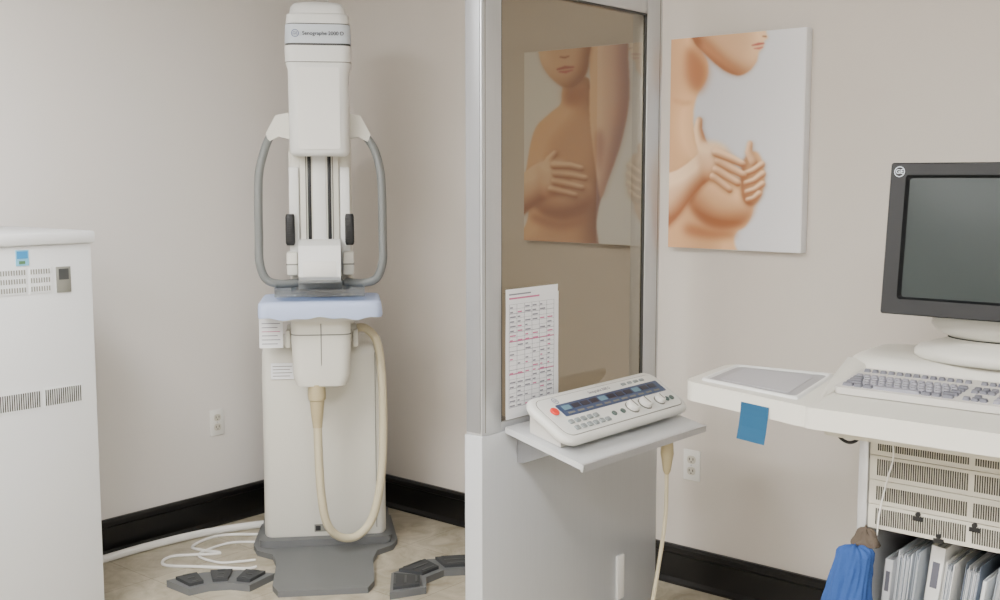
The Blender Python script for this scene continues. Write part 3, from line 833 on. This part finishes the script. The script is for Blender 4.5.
for x in (XB+.03, XE-.06):
    for y in (2.65, 3.12):
        c_ = M(); c_.cyl((x-.012, y, .035), (x+.012, y, .035), .035, seg=20, bevel=.004); c_.bb(x-.02, x+.02, y-.02, y+.02, .055, .072, .003)
        part('caster', c_, rubber, ws, world=True)
q = M().tube([(-1.12, 2.60, .905), (-1.115, 2.59, .875), (-1.09, 2.59, .862), (-1.07, 2.60, .872), (-1.06, 2.62, .905)], .004, 8, 6)
part('cable_loop', q, dark, ws, world=True)
q = M().tube([(-.99, 2.60, .905), (-.985, 2.605, .84), (-1.0, 2.61, .78), (-1.015, 2.61, .70), (-1.02, 2.612, .64)], .0022, 6, 6)
part('thin_cable', q, white_p, ws, world=True)
q = M(); q.bb(-1.0, -.93, 2.862, 2.867, .980, .987)
part('platform_slot', q, slot_m, ws, world=True)

# sticky note
q = M(); q.loft([[(-1.325+dx, 2.486-dx*.286+o, z) for dx, o in ((0, 0), (.088, 0), (.088, -.0006), (0, -.0006))] for z, o in ((.948, 0), (.92, 0), (.89, 0), (.857, 0))])
for v in q.bm.verts:
    k = (.948-v.co.z)/.09
    v.co.y -= .012*k*k; v.co.x -= .004*k
top(part('sticky_note', q, blue_note, flat=True), 'blue square sticky note stuck to the side shelf edge', 'sticky note')

# keyboard
kb = thing('keyboard', 'beige computer keyboard with grey keys', 'keyboard', (-.915, 2.715, .970))
KM = Matrix.Translation((-.912, 2.715, .9925)) @ Matrix.Rotation(math.radians(7), 4, 'X')
q = M().prism([(x, y, -.010) for x, y in rrect(.47, .185, .012, 4)], (0, 0, .017), .004, 0, KM)
q.prism([(x, y, -.018) for x, y in rrect(.44, .03, .008, 3, 0, .072)], (0, 0, .01), .001, 0, KM)
part('case', q, kb_m, kb, world=True)
kp = .0193
def key(x, y, w, d=.0165, dk=False):
    t = [(a, b, .006) for a, b in rrect(w, d, .0025, 3, x, y)]
    u = [(a, b, .0135) for a, b in rrect(w-.004, d-.004, .002, 3, x, y+.0006)]
    part('key', M().loft([t, u], 0, KM), key_d if dk else key_m, kb, world=True)
xl = -.222
rows = [(-.068, [(1.5, 1), (1.2, 1), (1.3, 1), (6.0, 0), (1.3, 1), (1.2, 1), (1.5, 1)]),
        (-.047, [(2.2, 1)]+[(1, 0)]*10+[(2.0, 1)]),
        (-.027, [(1.8, 1)]+[(1, 0)]*11+[(1.4, 1)]),
        (-.007, [(1.5, 1)]+[(1, 0)]*12+[(.8, 1)]),
        (.013, [(1, 0)]*13+[(1.3, 1)])]
for y, ks in rows:
    x = xl
    for w, dk in ks:
        key(x+w*kp/2, y, w*kp-.002, dk=bool(dk)); x += w*kp
for i in range(13):
    key(xl+kp*(i*1.08+.5), .062, kp-.003, .014, True)
nx0 = xl+14.3*kp+.012
for i in range(3):
    key(nx0+kp*(i+.5), .013, kp-.002, dk=True); key(nx0+kp*(i+.5), -.007, kp-.002, dk=True); key(nx0+kp*(i+.5), -.068, kp-.002, dk=True)
    key(nx0+kp*(i+.5), .062, kp-.003, .014, True)
key(nx0+kp*1.5, -.047, kp-.002, dk=True)
nx1 = nx0+3*kp+.010
for i in range(4):
    for j in range(5):
        if (i, j) in ((3, 1), (3, 3)): continue
        key(nx1+kp*(i+.5), -.068+[0, .021, .041, .061, .081][j], kp-.002, dk=(j == 4 or i == 3))

# monitor
mn = thing('computer_monitor', 'dark grey bulky computer monitor on a cream swivel base', 'monitor', (-.87, 2.98, 1.03))
MX = -.868
MM = Matrix.Translation((MX, 2.80, 1.160)) @ Matrix.Rotation(math.radians(-6), 4, 'X')
def fr(w, h, r, y, cz): return [(a, y, b) for a, b in rrect(w, h, r, 5, 0, cz)]
q = M()
hz_ = .188
q.loft([fr(.480, .382, .006, .06, hz_), fr(.480, .382, .006, .004, hz_), fr(.474, .376, .008, 0, hz_), fr(.40, .312, .008, .0, hz_+.004), fr(.386, .298, .008, .014, hz_+.004)], 0, MM, cap=False)
part('bezel', q, bezel_m, mn, world=True)
q = M()
t = bmesh.new(); nx_, nz_ = 16, 12; vv = []
for j in range(nz_+1):
    for i in range(nx_+1):
        a = (i/nx_-.5); b = (j/nz_-.5)
        vv.append(t.verts.new((a*.392, .013-.005*(1-4*a*a)*(1-4*b*b), hz_+.004+b*.304)))
for j in range(nz_):
    for i in range(nx_):
        k = j*(nx_+1)+i
        t.faces.new((vv[k], vv[k+1], vv[k+nx_+2], vv[k+nx_+1]))
q.add(t, 0, MM)
part('screen', q, mat('crt_glass', (42, 51, 50), .3, spec=.35), mn, world=True)
q = M(); q.loft([fr(.474, .376, .012, .06, hz_), fr(.466, .37, .02, .14, hz_), fr(.36, .29, .04, .30, hz_-.01), fr(.30, .24, .04, .36, hz_-.015)], 0, MM)
part('tube_housing', q, bezel_m, mn, world=True)
MF = MM @ Matrix.Translation((-.2165, -.001, .356)) @ FRONT
q = M(); q.ring((0, 0, 0), .0135, .0022, MF); q.text('GE', .0155, MF, offset=.0003)
part('logo', q, mat('logo_silver', (215, 225, 235), .4), mn, world=True)
q = M()
def circ(r, z, sy=.62, n=40, cy=3.0): return [(MX+.01+r*math.cos(2*math.pi*k/n), cy+r*sy*math.sin(2*math.pi*k/n), z) for k in range(n)]
q.loft([circ(.218, 1.031), circ(.226, 1.036), circ(.226, 1.050), circ(.215, 1.062), circ(.18, 1.074), circ(.15, 1.083), circ(.14, 1.09)])
q.loft([circ(.13, 1.088), circ(.17, 1.104), circ(.185, 1.122), circ(.18, 1.140), circ(.17, 1.155)])
part('swivel_base', q, cream, mn, world=True, angle=60)
q = M().loft([circ(.142, 1.086), circ(.142, 1.0915)])
part('swivel_gap', q, slot_m, mn, world=True)

# folders in the bin
x = XB+.012
i = 0
gcols = [(222, 224, 228), (202, 207, 214), (156, 164, 174), (232, 232, 230), (218, 218, 214), (112, 122, 138), (208, 212, 214), (176, 184, 194), (226, 226, 222), (88, 100, 120)]
lean = math.radians(4)
while x < XE-.15:
    w = random.choice((.008, .020, .034, .024, .010, .028)); hgt = random.uniform(.18, .265)
    c0 = gcols[i % len(gcols)]
    t = thing('file_folder', 'white file folder leaning in the cart bin' if c0[0] > 200 else 'grey file folder leaning in the cart bin', 'folder', (x, 2.66, .352), group='file folders in the cart bin')
    RM = Matrix.Translation((x, 2.655+random.uniform(0, .055), .352+w*math.sin(lean))) @ Matrix.Rotation(lean, 4, 'Y')
    fmx = mat('folder_%d' % (i % len(gcols)), c0, .6, noise=.08)
    q = M(); q.bb(0, .0015, 0, .28, 0, hgt, .0004, 0, RM); q.bb(w-.0015, w, 0, .28, 0, hgt, .0004, 0, RM)
    if i % 3 == 0: q.bb(0, w, 0, .002, 0, hgt, .0005, 0, RM)
    part('cover', q, fmx, t, world=True)
    q = M(); yy = .0015; k = 0
    while yy < w-.0022:
        o_ = random.uniform(0, .012)
        q.bb(yy, yy+.0009, .003+o_, .270, .004, hgt-.004-random.uniform(0, .02), 0, k % 2, RM); yy += .0016; k += 1
    part('pages', q, [paper_m, mat('paper_cool', (190, 197, 206), .8)], t, world=True)
    if i % 3 == 0 and w > .015:
        part('spine_label', M().bb(w*.25, w*.75, -.001, .001, hgt*.6, hgt*.85, 0, 0, RM), paper_m if c0[0] < 200 else ink, t, world=True)
    x += w*1.05+random.uniform(.007, .018)
    lean = min(lean+math.radians(random.uniform(.2, .9)), math.radians(12)); i += 1

# cloths at the bin edge
def drape(seed, cx, cy, ztop, zbot, w0, w1, d0, d1, slump, N=96, R=26):
    secs = []
    o3 = Vector((seed, -seed, seed*.5))
    for j in range(R+1):
        v = j/R
        z = ztop-(ztop-zbot)*v
        sm = v*v*(3-2*v)
        rx, ry = w0+(w1-w0)*sm, d0+(d1-d0)*min(1, v*1.6)
        row = []
        for k in range(N):
            a = 2*math.pi*k/N
            ca, sa = math.cos(a), math.sin(a)
            f = 1+.16*nz.noise(Vector((ca*2.2, sa*2.2, v*1.6))+o3)+.13*(1-2*abs(nz.noise(Vector((ca*4.5+v*1.2, sa*4.5, v*2.2))+o3)))+.05*nz.noise(Vector((ca*10, sa*10, v*6))+o3)
            e = 2.6
            rr = (abs(ca)**e+abs(sa)**e)**(-1/e)
            row.append((cx+slump*v+rx*f*rr*ca, min(cy+ry*f*rr*sa, 2.627), z+.014*nz.noise(Vector((ca*1.5, sa*1.5, 9))+o3)*(1-v)+.006*nz.noise(Vector((ca*5, v*6, 3)))))
        secs.append(row)
    def shrink(row, k, dz):
        mx = sum(p[0] for p in row)/N; my = sum(p[1] for p in row)/N
        return [((p[0]-mx)*k+mx, (p[1]-my)*k+my, p[2]+dz) for p in row]
    return M().loft([shrink(secs[0], .2, .016), shrink(secs[0], .6, .014), shrink(secs[0], .88, .008)]+secs)
top(part('blue_cloth', drape(3.3, -1.056, 2.574, .598, .36, .042, .058, .028, .042, -.035), blue_cloth, angle=180), 'loose blue cloth draped over the cart bin edge', 'cloth')
top(part('tan_cloth', drape(8.1, -1.040, 2.596, .638, .616, .022, .034, .012, .020, 0, 48, 6), tan_m, angle=180), 'small crumpled tan rag tucked above the blue cloth', 'cloth')

# ------------------------------------------------------------------ world + camera
w = bpy.data.worlds.new('world'); S.world = w; w.use_nodes = True
w.node_tree.nodes['Background'].inputs[0].default_value = (.8, .85, .9, 1)
w.node_tree.nodes['Background'].inputs[1].default_value = .3
cd = bpy.data.cameras.new('camera'); cam = bpy.data.objects.new('camera', cd); COL.objects.link(cam)
cam.location = (0, 0, 1.5)
p = math.radians(6.2)
fw = Vector((-.6468*math.cos(p), .7627*math.cos(p), -math.sin(p)))
cam.rotation_euler = fw.to_track_quat('-Z', 'Y').to_euler()
cd.sensor_width = 36; cd.lens = 1129/1000*36; cd.clip_start = .05
S.camera = cam
